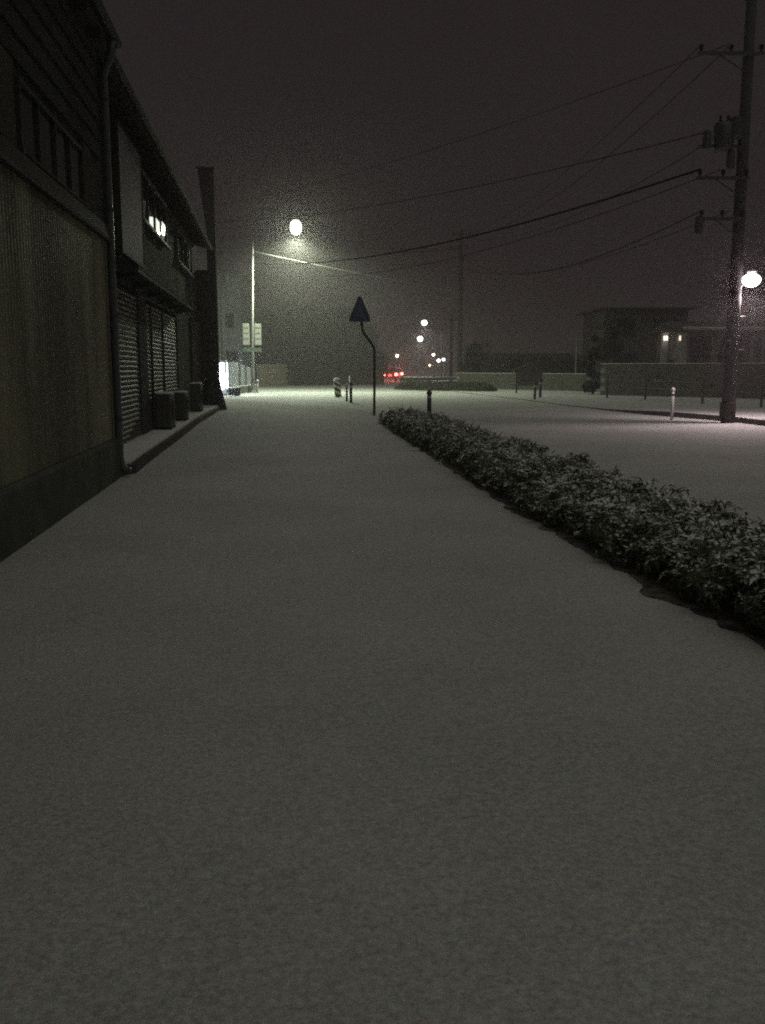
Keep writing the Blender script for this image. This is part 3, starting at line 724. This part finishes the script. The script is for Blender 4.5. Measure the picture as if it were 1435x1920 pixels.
mb = D(862, 715, 76); mb.z = 0
utility_pole('tall thin utility pole in the distance behind the low dark hedge', mb, D(863, 428, 76).z, .22, .13,
             [(D(863, 441, 76).z, -.75, .75), (D(863, 466, 76).z, -.9, .5)], M['concrete_dark'], None, None, False)
m2 = D(846, 715, 96); m2.z = 0
utility_pole('shorter thin utility pole just left of the taller distant one', m2, D(846, 590, 96).z, .18, .12, [(D(846, 600, 96).z, -.6, .6)], M['concrete_dark'], None, None, False)
lpb = D(421, 700, 66); lpb.z = 0
utility_pole('dark utility pole half hidden behind the end of the shop row', lpb, D(421, 470, 66).z, .2, .14, [(D(421, 480, 66).z, -.8, .8)], M['concrete_dark'], (D(421, 530, 66).z, .35), None, False)

# ================================================================== OVERHEAD CABLES
def arm(base, x, z): return base + RIGHT * x - HEAD * .16 + Vector((0, 0, z + .22))
def span(label, a, c, sag, r=.018, m='cable'):
    A = a if isinstance(a, Vector) else D(*a); C = c if isinstance(c, Vector) else D(*c); o = MB().path([A.lerp(C, u / 30) - Vector((0, 0, 4 * sag * (u / 30) * (1 - u / 30))) for u in range(31)], r, 5).build('overhead_cable', M[m])
    tag(o, label, 'cable', 'overhead cables across the street')
RA = RD - .16
span('thick sagging black cable from the hidden left pole up to the right utility pole', (424, 487, 65.9), arm(rb, -1.17, 6.5), 1.1, .034)
span('highest long cable passing behind the lamp head towards the transformer', (180, 392, 80), arm(rb, -1.02, 7.45), 1.6, .015)
span('cable from the tall lamp pole dipping to the distant utility pole', (474.5, 462, LD), (863, 466, 75.8), .35, .024)
span('nearly level cable from the hidden left pole to the distant utility pole', (426, 490, 65.9), (855, 492, 75.8), .25, .022)
span('cable rising from the distant utility pole to the lower arm of the right pole', (865, 480, 75.8), arm(rb, -1.07, 5.45), 1.5, .017)
span('upper cable from the distant pole crossarm to the top arm of the right pole', (870, 440, 75.8), arm(rb, -1.3, 9.62), .9, .012)
span('thin cable leaving the lamp pole top towards the distant pole arm', (474, 455, LD), (850, 464, 75.8), .2, .016)
span('second upper cable from the distant pole to the right pole beside the transformer', (878, 440, 75.8), arm(rb, -.52, 9.62), 1.2, .014)
span('faint thin cable along the top of the sky from the lamp pole side', (180, 400, 80), arm(rb, -.6, 9.62), 1.4, .011)
span('faint thin cable just under the thick sagging one', (424, 494, 65.9), arm(rb, -.6, 6.5), 1.7, .012)
span('faint low cable crossing above the two storey house', (865, 500, 75.8), arm(rb, -.3, 5.45), 1.1, .012)
span('faint cable from the distant pole crossarm to the transformer', (858, 441, 75.8), arm(rb, -.8, 7.3), 1.2, .012)
span('pale lit wire sloping from the tall lamp pole down to the boxy house', (478, 472, LD - .1), (1137, 588, 63.4), .25, .02, 'cable_grey')

# ================================================================== FAR SIDE: WALLS, RAILS, HOUSES, TREES
block_wall('block_wall', 'long beige block wall in front of the right hand houses', D(1128, 700, 52), D(1500, 700, 44), 1.72, M['blockwall'], True, .24, .55, .15)
block_wall('block_wall', 'lower beige wall behind the peaked board', D(858, 700, 70), D(1112, 700, 60), 1.12, M['blockwall'], True, .22, .6, .15)
def guard_rail():
    pts = [D(1140, 700, 47), D(1212, 700, 44), D(1320, 700, 39), D(1431, 700, 35.5), D(1560, 700, 32)]
    t = thing('guard_rail', 'dark pipe guard rail standing on the far pavement below the block wall', 'guard rail', (pts[0].x, pts[0].y, .12))
    P = [Vector((p.x - pts[0].x, p.y - pts[0].y, 0)) for p in pts]
    for z in (.78, .45): MB().path([p + Vector((0, 0, z)) for p in P], .035, 8).build('rail', M['dark_steel'], t, True)
    for a, c in zip(P, P[1:]):
        for u in (0,): p = a.lerp(c, u); MB().cyl((p.x, p.y, -.1), (p.x, p.y, .86), .05, n=10).build('post', M['dark_steel'], t)
guard_rail()

def house(name, label, px0, px1, d, ytop, roof_h, wallm, wins, depth=6, hip=True, rz=0, snow=False):
    a, c = D(px0, 700, d), D(px1, 700, d); mid = (a + c) / 2; W = (c - a).length; H = D(px0, ytop, d).z
    t = thing(name, label, 'house', (mid.x, mid.y, 0), -PSI + rz)
    MB().bbox(-W / 2, 0, 0, W / 2, depth, H).build('wall', wallm, t)
    e = .45
    r = MB()
    v = [(-W / 2 - e, -e, H + .002), (W / 2 + e, -e, H + .002), (W / 2 + e, depth + e, H + .002), (-W / 2 - e, depth + e, H + .002),
         (-W / 2 - e, -e, H + .12), (W / 2 + e, -e, H + .12), (W / 2 + e, depth + e, H + .12), (-W / 2 - e, depth + e, H + .12)]
    k = (W / 3 if hip else -e)
    v += [(-W / 2 + k, depth / 2, H + roof_h), (W / 2 - k, depth / 2, H + roof_h)]
    r.add(v, [(0, 3, 2, 1), (0, 1, 5, 4), (1, 2, 6, 5), (2, 3, 7, 6), (3, 0, 4, 7), (4, 5, 9, 8), (5, 6, 9), (6, 7, 8, 9), (7, 4, 8)])
    rr = fixn(r.build('roof', M['roof'], t))
    s = MB().path([(-W / 2 - e, -e - .05, H + .06), (W / 2 + e, -e - .05, H + .06)], .06, 8).build('gutter', M['galv' if snow else 'dark_steel'], rr)
    if snow: MB().box((0, -e + .12, H + .17), (W + .7, .3, .06)).build('roof_snow', M['snow_cap'], rr)
    for x, z, w, h in wins:
        f = MB()
        f.bbox(x - w / 2, -.06, z, x + w / 2, .0, z + .06).bbox(x - w / 2, -.06, z + h - .06, x + w / 2, .0, z + h)
        for q in (-1, 0, 1): f.box((x + q * (w / 2 - .025), -.03, z + h / 2), (.05, .055, h - .124))
        o_ = f.build('window', M['trim'], t)
        for q in (-1, 1): MB().box((x + q * w / 4, -.02, z + h / 2), (w / 2 - .06, .014, h - .13)).build('pane', M['glass'], o_)
    return t, W, H
h1, W1, H1 = house('house', 'dark boxy two storey house with a flat topped roof behind the block wall', 1132, 1285, 64, 580, .22, M['house'], [(-1.6, 3.6, 1.5, 1.2), (1.3, 3.6, 1.6, 1.2), (-1.4, 1.2, 1.6, 1.3)], 7)
h2, W2, H2 = house('house', 'single storey house with snow edged roof and pale pillars behind the right pole', 1285, 1475, 56, 620, .7, M['house_warm'], [(-2.2, 1.7, 1.3, 1.6), (-.4, 1.7, 1.4, 1.6), (2.4, 1.7, 1.2, 1.6)], 6, False, 0, True)
for x in (.72, 1.35): MB().box((x, -.35, 1.7), (.15, .15, 3.3)).build('pillar', M['panel'], h2)
def porch():
    p = D(1257, 700, 55)
    t = thing('porch', 'small porch with two warm glowing lamps on pale pillars', 'porch', (p.x, p.y, 0), -PSI)
    zt = D(1257, 621, 55).z; zl = D(1257, 634, 55).z
    fixn(MB().prism([(-.75, zt - .08), (.75, zt - .08), (.62, zt + .02), (.3, zt + .22), (-.3, zt + .22), (-.62, zt + .02)], 'y', -.4, .9).build('roof', M['timber'], t))
    for x, w in ((-.42, .36), (.42, .2)):
        MB().box((x, 0, (zt - .1) / 2), (w, .22, zt - .1)).build('pillar', M['panel'], t)
    for x, w in ((-.50, .10), (-.36, .12), (.42, .12)):
        MB().lathe((x, -.19, zl), [(w * .4, -.15), (w * .5, -.1), (w * .5, .1), (w * .3, .14)], 12).build('lamp', M['porch'], t)
    MB().bbox(-.3, .3, 0, .3, .36, 2.0).build('door', M['timber'], t)
    light('porch_light', 'POINT', (-.4, -.5, zl), 7, (1, .82, .62), .1, t)
porch()
house('house', 'tall pale house half hidden behind the end of the shop row', 380, 455, 74, 520, 1.0, M['house_pale'], [(.5, 4.6, 1.0, 1.1), (.8, 1.6, 1.0, 1.2)], 7)
house('house', 'low dark shed with a long roof far behind the low wall', 925, 1085, 84, 672, .5, M['house'], [(-2.0, .9, 1.2, .7), (1.5, .9, 1.2, .7)], 6, False)

def leafy(name, label, cat, base, h, w, trunk_h, n, leaf, m, group=None, cone=False, dep=None):
    t = thing(name, label, cat, (base.x, base.y, 0), 0, group); dep = dep or w
    tr = MB()
    tr.path([(0, 0, -.1), (random.uniform(-.1, .1), 0, trunk_h * .6), (random.uniform(-.2, .2), 0, h * .7)], [max(.05, w * .045), max(.04, w * .035), .02], 8)
    for k in range(6):
        a = k * 1.05 + random.random(); z = trunk_h * .7 + (h - trunk_h) * .12 * k
        tr.path([(0, 0, z), (cos(a) * w * .22, sin(a) * dep * .22, z + h * .1), (cos(a) * w * .4, sin(a) * dep * .4, z + h * .18)], [max(.03, w * .02), .025, .01], 6)
    tr.build('trunk', M['bark'], t, True)
    seed = random.random() * 50; b = MB()
    clumps = []
    for k in range(int(14 + w * 3)):
        z = random.uniform(trunk_h, h * .95); f = (z - trunk_h) / (h - trunk_h)
        rr = (1 - f) * .9 + .08 if cone else sqrt(max(.02, 1 - (2 * f - .9) ** 2)) if f > .45 else .75 + f * .4
        a = random.uniform(0, 2 * pi); q = sqrt(random.random()) * rr * .8
        clumps.append((cos(a) * q * w / 2, sin(a) * q * dep / 2, z, random.uniform(.14, .26) * w * (rr * .7 + .3)))
    for k in range(n):
        cx, cy_, cz, cr = random.choice(clumps)
        d_ = Vector((random.gauss(0, 1), random.gauss(0, 1), random.gauss(0, .8))).normalized() * cr * random.uniform(.55, 1.05)
        p = Vector((cx, cy_, cz)) + d_
        if p.z < .1: continue
        s = leaf * random.uniform(.6, 1.4)
        u = Vector((random.gauss(0, 1), random.gauss(0, 1), random.gauss(0, .5))).normalized(); v = u.orthogonal().normalized()
        b.add([p - u * s, p + v * s * .5, p + u * s, p - v * s * .5], [(0, 1, 2, 3)])
    b.build('crown', m, t)
    return t
E = M['tree_leaf_dark']; TL = M['tree_leaf']
def base_at(px, d): p = D(px, 700, d); p.z = 0; return p
leafy('tree', 'round dark tree right of the distant utility pole', 'tree', base_at(892, 78), 3.7, 2.8, .9, 2600, .13, E)
leafy('evergreen_tree', 'dark leaning evergreen beside the left end of the block wall', 'tree', base_at(1112, 54), 3.4, 1.7, .3, 2600, .10, E, None, True)
leafy('tree', 'dark rounded tree standing left of the two storey house', 'tree', base_at(1140, 60), 4.6, 2.2, .8, 2200, .12, E)
bush_px = [(935, 76, 'first dark shrub right of the round tree behind the low wall'), (975, 75, 'dark shrub behind the peaked board'), (1020, 73, 'dark shrub behind and right of the peaked board'), (1062, 72, 'dark shrub just left of the thin unlit lamp post'), (1096, 70, 'dark shrub just right of the thin unlit lamp post')]
for x, d, lab in bush_px: leafy('shrub', lab, 'shrub', base_at(x, d), random.uniform(2.3, 2.8), 2.5, .3, 1500, .11, E, 'shrubs behind the low wall')
far_trees = [(500, 82, 6.4, 5, 'dim tree just right of the tall lamp pole'), (545, 86, 7.2, 6, 'dim broad tree under the bright lamp head'), (592, 83, 6.6, 5.5, 'dim tree left of the striped bollard'), (640, 88, 7.0, 6.4, 'dim tree behind the striped bollard'), (685, 86, 5.2, 4.6, 'dim low tree behind the cranked sign pole')]
for x, d, h, w, lab in far_trees: leafy('tree', lab, 'tree', base_at(x, d), h, w, 1.0, 5200, .19, E, 'dim trees behind the pavement end')
for x, d, h, w, lab in ((550, 84, 1.5, 2.6, 'low dark shrub at the right end of the beige wall'), (600, 84, 1.3, 2.8, 'low dark shrub left of the striped bollard'), (660, 85, 1.25, 3.0, 'low dark shrub behind the thin bollards')):
    leafy('shrub', lab, 'shrub', base_at(x, d), h, w, .1, 1500, .09, TL, 'low shrubs at the back of the pavement end')
bw = thing('board_wall', 'dim grey board wall behind the low shrubs', 'wall', D(536, 700, 88) * Vector((1, 1, 0)).length * 0 + Vector((base_at(536, 88))), -PSI)
for i in range(22): MB().box((i * .42 + .2, 0, .72), (.405, .04, 1.44 + random.uniform(-.03, .03))).build('board', M['blockwall'], bw)

def low_hedge():
    a, c = base_at(748, 66), base_at(925, 60); L = (c - a).length
    t = thing('clipped_hedge', 'low clipped dark hedge at the road side under the distant lamps', 'hedge', (a.x, a.y, 0), atan2(c.y - a.y, c.x - a.x))
    b = MB(); 
    for k in range(9000):
        p = Vector((random.uniform(0, L), random.uniform(-.5, .5), 0)); p.z = random.uniform(.03, .60 * min(1, p.x * .8 + .35, (L - p.x) * .8 + .35) + .07 * noise.noise(Vector((p.x * 2, p.y, 3)))); s = random.uniform(.04, .08)
        u = Vector((random.gauss(0, 1), random.gauss(0, 1), random.gauss(0, .6))).normalized(); v = u.orthogonal().normalized()
        b.add([p - u * s, p + v * s * .5, p + u * s, p - v * s * .5], [(0, 1, 2, 3)])
    b.build('foliage', M['tree_leaf'], t)['kind'] = 'stuff'
    MB().bbox(.5, -.25, 0, L - .5, .25, .35).build('core', M['bark'], t)
low_hedge()
def snow_bank():
    a, c = base_at(750, 78), base_at(856, 84); L = (c - a).length
    t = thing('snow_topped_rail', 'snow topped roadside rail running behind the low clipped hedge', 'guard rail', (a.x, a.y, 0), atan2(c.y - a.y, c.x - a.x))
    MB().box((L / 2, 0, .55), (L, .08, .25)).build('rail', M['galv'], t)
    MB().rbox((L / 2, 0, .70), (L, .12, .05), .01).build('snow_cap', M['snow_cap'], t)
    for i in range(4): MB().cyl((.2 + i * (L - .4) / 3, .07, 0), (.2 + i * (L - .4) / 3, .07, .66), .05, n=8).build('post', M['galv'], t)
snow_bank()

# thin unlit double lamp post
tp = base_at(1080, 62)
t = thing('lamp_post', 'thin pale unlit lamp post with a T shaped top', 'lamp post', (tp.x, tp.y, 0), -PSI)
zt = D(1080, 636, 62).z
MB().path([(0, 0, -.1), (0, 0, zt)], [.07, .05], 10).build('pole', M['galv'], t)
MB().cyl((-.35, 0, zt), (.35, 0, zt), .03, n=8).build('arm', M['galv'], t)
for s in (-1, 1): MB().rbox((s * .38, 0, zt + .01), (.26, .16, .09), .02).build('lamp_head', M['galv'], t)

# ------------------------------------------------------------------ distant lamps
def far_lamp(label, px, py, d, r, m, power, color, side=2.2, group='distant street lamps', twin=None):
    h = D(px, py, d)
    t = thing('street_lamp', label, 'street lamp', (h.x + side, h.y, 0), 0, group)
    MB().path([(0, 0, -.1), (0, 0, h.z * .9)], [.1, .07], 8).build('pole', M['dark_steel'], t)
    MB().path([(0, 0, h.z * .88), (-side * .2, 0, h.z * .98), (-side, 0, h.z + r * .8)], .04, 6).build('arm', M['dark_steel'], t)
    MB().lathe((-side, 0, h.z + r * .8), [(r * .5, 0), (r * .45, r * .2), (r * .2, r * .3)], 12).build('lamp_head', M['dark_steel'], t)
    MB().lathe((-side, 0, h.z), [(r * .3, -r * .95), (r * .75, -r * .66), (r, 0), (r * .75, r * .6), (r * .4, r * .78)], 14).build('lens', m, t, True)
    if power:
        light('lamp_light', 'SPOT', (-side, 0, h.z - r - .05), power * 1.3, color, .2, t, (0, 0, 0), spot_size=radians(170), spot_blend=.7)
    return t
far_lamp('upper of the two bright distant lamps over the road', 796, 605, 118, .38, M['lens_far'], 1500, (1, .97, .88))
far_lamp('lower of the two bright distant lamps over the road', 788, 635, 160, .50, M['lens_far'], 1500, (1, .96, .86))
far_lamp('small distant lamp standing alone above the parked tail lights', 745, 667, 150, .27, M['lens_amber'], 150, (1, .85, .6), -1.5)
far_lamp('small distant lamp nearest above the twin lights', 813, 665, 150, .24, M['lens_amber'], 0, (1, .8, .7))
far_lamp('left of the twin low lights by the thin far pole', 822.5, 676, 150, .30, M['lens_pink'], 120, (1, .78, .74), 1.0)
far_lamp('right of the twin low lights by the thin far pole', 832, 674, 150, .27, M['lens_pink'], 0, (1, .8, .8), 1.0)
far_lamp('faintest small lamp low beside the far road', 806, 685, 150, .16, M['lens_amber'], 0, (1, .8, .8), .8)

# ------------------------------------------------------------------ cars with lit tail lamps
def car(label, px, d, paint, only=None):
    p = base_at(px, d)
    t = thing('car', label, 'car', (p.x, p.y, 0), -PSI * .6, 'cars driving away with tail lamps lit')
    prof = [(0, .32), (-.02, .62), (.02, .92), (.30, 1.40), (.55, 1.50), (2.1, 1.52), (2.9, 1.0), (3.8, .85), (3.95, .6), (3.95, .3)]
    b = MB(); n_ = len(prof)
    def ring(x, k): return [(x * (1 if z < .95 else .86 if z > 1.2 else .97), y, z) for y, z in prof]
    vs = ring(-.82, 0) + ring(.82, 0)
    fs = [tuple(range(n_)), tuple(reversed(range(n_, 2 * n_)))] + [(i, i + n_, (i + 1) % n_ + n_, (i + 1) % n_) for i in range(n_)]
    b.add(vs, fs); fixn(b.build('body', paint, t))
    MB().add([(-.66, .035, .96), (.66, .035, .96), (.60, .27, 1.36), (-.60, .27, 1.36)], [(0, 1, 2, 3)]).build('rear_window', M['glass'], t)
    MB().rbox((0, -.06, .42), (1.62, .14, .2), .03).build('bumper', M['black'], t)
    MB().box((0, -.03, .72), (.33, .015, .165)).build('number_plate', M['sign_white'], t)
    for s in (-1, 1):
        MB().rbox((s * .68, -.05, .80), (.30, .10, .28), .02).build('tail_lamp', M['tail'], t)
        for y in (.7, 3.2):
            w = MB().path([(s * .68, y, .31), (s * .84, y, .31)], .31, 16).build('wheel', M['rubber'], t)
            MB().path([(s * .83, y, .31), (s * .85, y, .31)], .19, 12).build('rim', M['galv'], w)
    MB().rbox((0, 1.3, 1.545), (1.2, 1.5, .05), .02).build('roof_snow', M['snow_cap'], t)
    light('tail_light', 'POINT', (0, -.6, .8), 130, (1, .06, .04), .1, t)
car('dark car with both red tail lamps lit on the far road', 731.5, 104, M['car_dark'])
car('silver car partly hidden ahead of the dark one with one red lamp showing', 743.5, 116, M['car_silver'])

# ================================================================== THE HEDGE IN THE FOREGROUND
hl = [(1900, 1480), (1435, 1205), (1300, 1140), (1200, 1085), (1100, 1030), (1000, 975), (900, 912), (800, 848), (740, 812), (712, 792)]
HL = [G(x, y) for x, y in hl]
def at_left(y):
    for a, c in zip(HL, HL[1:]):
        if a.y <= y <= c.y: u = (y - a.y) / (c.y - a.y); return a.x + (c.x - a.x) * u
    return HL[-1].x if y > HL[-1].y else HL[0].x
YN, YF = 2.9, HL[-1].y
def hedge():
    t = thing('hedge', 'long leafy low hedge dusted with snow between pavement and road', 'hedge', (HL[4].x, HL[4].y, 0))
    O = Vector((HL[4].x, HL[4].y, 0))
    W = 1.15
    def rosette(b, p, ax, size, nl):
        ax = ax.normalized(); u = ax.orthogonal().normalized(); w = ax.cross(u); a0 = random.random() * 6
        for k in range(nl):
            a = a0 + 2 * pi * k / nl + random.uniform(-.25, .25)
            d_ = (u * cos(a) + w * sin(a)); sd_ = ax.cross(d_)
            L = size * random.uniform(.7, 1.15); wd = L * .20
            droop = random.uniform(-.45, .12)
            p1 = p + d_ * L * .5 + ax * (L * .14); p2 = p + d_ * L + ax * (L * droop)
            o_ = len(b.v)
            b.v += [tuple(p), tuple(p1 + sd_ * wd), tuple(p2), tuple(p1 - sd_ * wd), tuple(p1 - ax * wd * .25)]
            b.f += [(o_, o_ + 4, o_ + 1), (o_ + 1, o_ + 4, o_ + 2), (o_, o_ + 3, o_ + 4), (o_ + 3, o_ + 2, o_ + 4)]; b.m += [0] * 4
    def surf(y, s):
        """cross-section of the hedge: s 0 (left foot) .. 1 (right foot)"""
        hh = .36 + .11 * noise.noise(Vector((y * .9, 2, 5))) + .10 * noise.noise(Vector((y * 2.7, 9, 1)))
        if y > 22: hh *= .80
        a = pi * s; x = W / 2 - W / 2 * cos(a) * (1 + .12 * noise.noise(Vector((y * 1.4, s * 3, 7)))); z = hh * (sin(a) ** .55 if sin(a) > 0 else 0)
        nrm = Vector((-cos(a), 0, sin(a) + .15)).normalized()
        return x, z, nrm
    b = MB(); near = []
    y = YN
    N = 15000
    for k in range(N):
        u = random.random() ** 1.35; y = YN + (YF - YN) * u
        s = random.random(); x, z, nrm = surf(y, s)
        dpt = random.random() ** 2 * .16
        lump = .13 * noise.noise(Vector((x * 4, y * 4, z * 4)))
        p = Vector((at_left(y) + x + .06, y, z)) + nrm * (lump - dpt + random.choice((0, .03, .05, .05, .12)) * random.random())
        if p.z < .05: p.z = random.uniform(.03, .12)
        ax = (nrm + Vector((random.gauss(0, .45), random.gauss(0, .45), random.uniform(0, .7)))).normalized()
        size = random.choice((.05, .065, .08, .10)) * random.uniform(.85, 1.2)
        near.append((p, ax, size))
    near.sort(key=lambda q: (q[0] - Vector((0, 0, 1.5))).length if q[0].y > 4.2 and dpt > -1 else 99)
    # the nearest 300 leaf sprays are pieces of their own
    sprays = []
    for v_ in range(10):
        sb_ = MB(); rosette(sb_, Vector((0, 0, 0)), Vector((0, 0, 1)), .09, 5 + v_ % 3)
        sprays.append(sb_.mesh('leaf_spray', M['hedge_leaf']))
    for p, ax, size in near[:300]:
        q = ax.to_track_quat('Z', 'Y').to_euler()
        shared('leaf_spray', random.choice(sprays), t, p - O, q, [size / .08] * 3)
    for p, ax, size in near[300:]: rosette(b, p - O, ax, size, random.randint(4, 6))
    f = b.build('foliage', M['hedge_leaf'], t); f['kind'] = 'stuff'
    # woody stems inside
    st = MB(); y = YN
    while y < YF:
        for q in range(3):
            x = at_left(y) + random.uniform(.3, .95)
            tip = Vector((x + random.uniform(-.3, .3), y + random.uniform(-.2, .2), random.uniform(.3, .5)))
            st.path([Vector((x, y, -.02)) - O, Vector((x, y, .12)).lerp(tip, .4) - O, tip - O], [.012, .009, .004], 5)
        y += .16
    s_ = st.build('stems', M['bark'], t); s_['kind'] = 'stuff'
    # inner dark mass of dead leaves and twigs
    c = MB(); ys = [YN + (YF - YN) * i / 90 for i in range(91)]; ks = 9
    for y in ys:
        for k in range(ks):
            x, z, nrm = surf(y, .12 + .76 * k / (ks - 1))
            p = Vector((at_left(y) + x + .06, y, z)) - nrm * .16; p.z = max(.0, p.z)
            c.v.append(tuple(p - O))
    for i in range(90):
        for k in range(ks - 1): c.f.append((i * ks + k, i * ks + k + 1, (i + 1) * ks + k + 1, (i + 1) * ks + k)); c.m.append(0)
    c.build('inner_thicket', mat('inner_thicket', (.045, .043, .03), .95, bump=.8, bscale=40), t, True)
hedge()

# bare wet soil under the hedge; dark ragged tongues stand in for shadow streaks
b = MB(); ys = [YN - .5 + i * .035 for i in range(int((YF - YN + .9) / .035))]
for y in ys:
    yy = min(max(y, YN), YF)
    e = noise.noise(Vector((y * 1.1, 4, 1))) * .10 + noise.noise(Vector((y * 7, 3, 2))) * .035 + max(0, noise.noise(Vector((y * 2.3, 14, 1)))) * .20 * (1 if y < 12 else .6)
    x0 = at_left(yy) - .02 - e
    for q in range(6):
        x = x0 + (at_left(yy) + 1.2 - x0) * q / 5; b.v.append((x, y, ground_h(x, y) + .005))
for i in range(len(ys) - 1):
    for q in range(5): b.f.append((6 * i + q, 6 * i + q + 1, 6 * i + q + 7, 6 * i + q + 6)); b.m.append(0)
tag(b.build('soil_shade_bed', M['soil']), 'bare wet soil strip under the hedge, dark ragged tongues in place of shadow streaks', kind='structure')
# ================================================================== HAZE: the falling snow and mist in the air
hz = MB().bbox(-262, -62, -1.1, 262, 425, 15.0)
o = hz.build('haze', None)
m = bpy.data.materials.new('snowy_air'); m.use_nodes = True; n = m.node_tree.nodes; n.clear()
ou = n.new('ShaderNodeOutputMaterial'); pv = n.new('ShaderNodeVolumePrincipled')
pv.inputs['Color'].default_value = (.95, .87, .90, 1); pv.inputs['Density'].default_value = .0039; pv.inputs['Anisotropy'].default_value = .2
pv2 = n.new('ShaderNodeVolumePrincipled'); ad = n.new('ShaderNodeAddShader')     # forward scatter added to put a bloom halo round the lamps
pv2.inputs['Color'].default_value = (.95, .93, .93, 1); pv2.inputs['Density'].default_value = .0010; pv2.inputs['Anisotropy'].default_value = .95
m.node_tree.links.new(pv.outputs['Volume'], ad.inputs[0]); m.node_tree.links.new(pv2.outputs['Volume'], ad.inputs[1])
m.node_tree.links.new(ad.outputs['Shader'], ou.inputs['Volume'])
o.data.materials.clear(); o.data.materials.append(m)
tag(o, 'thin mist of falling snow filling the night air', kind='stuff')
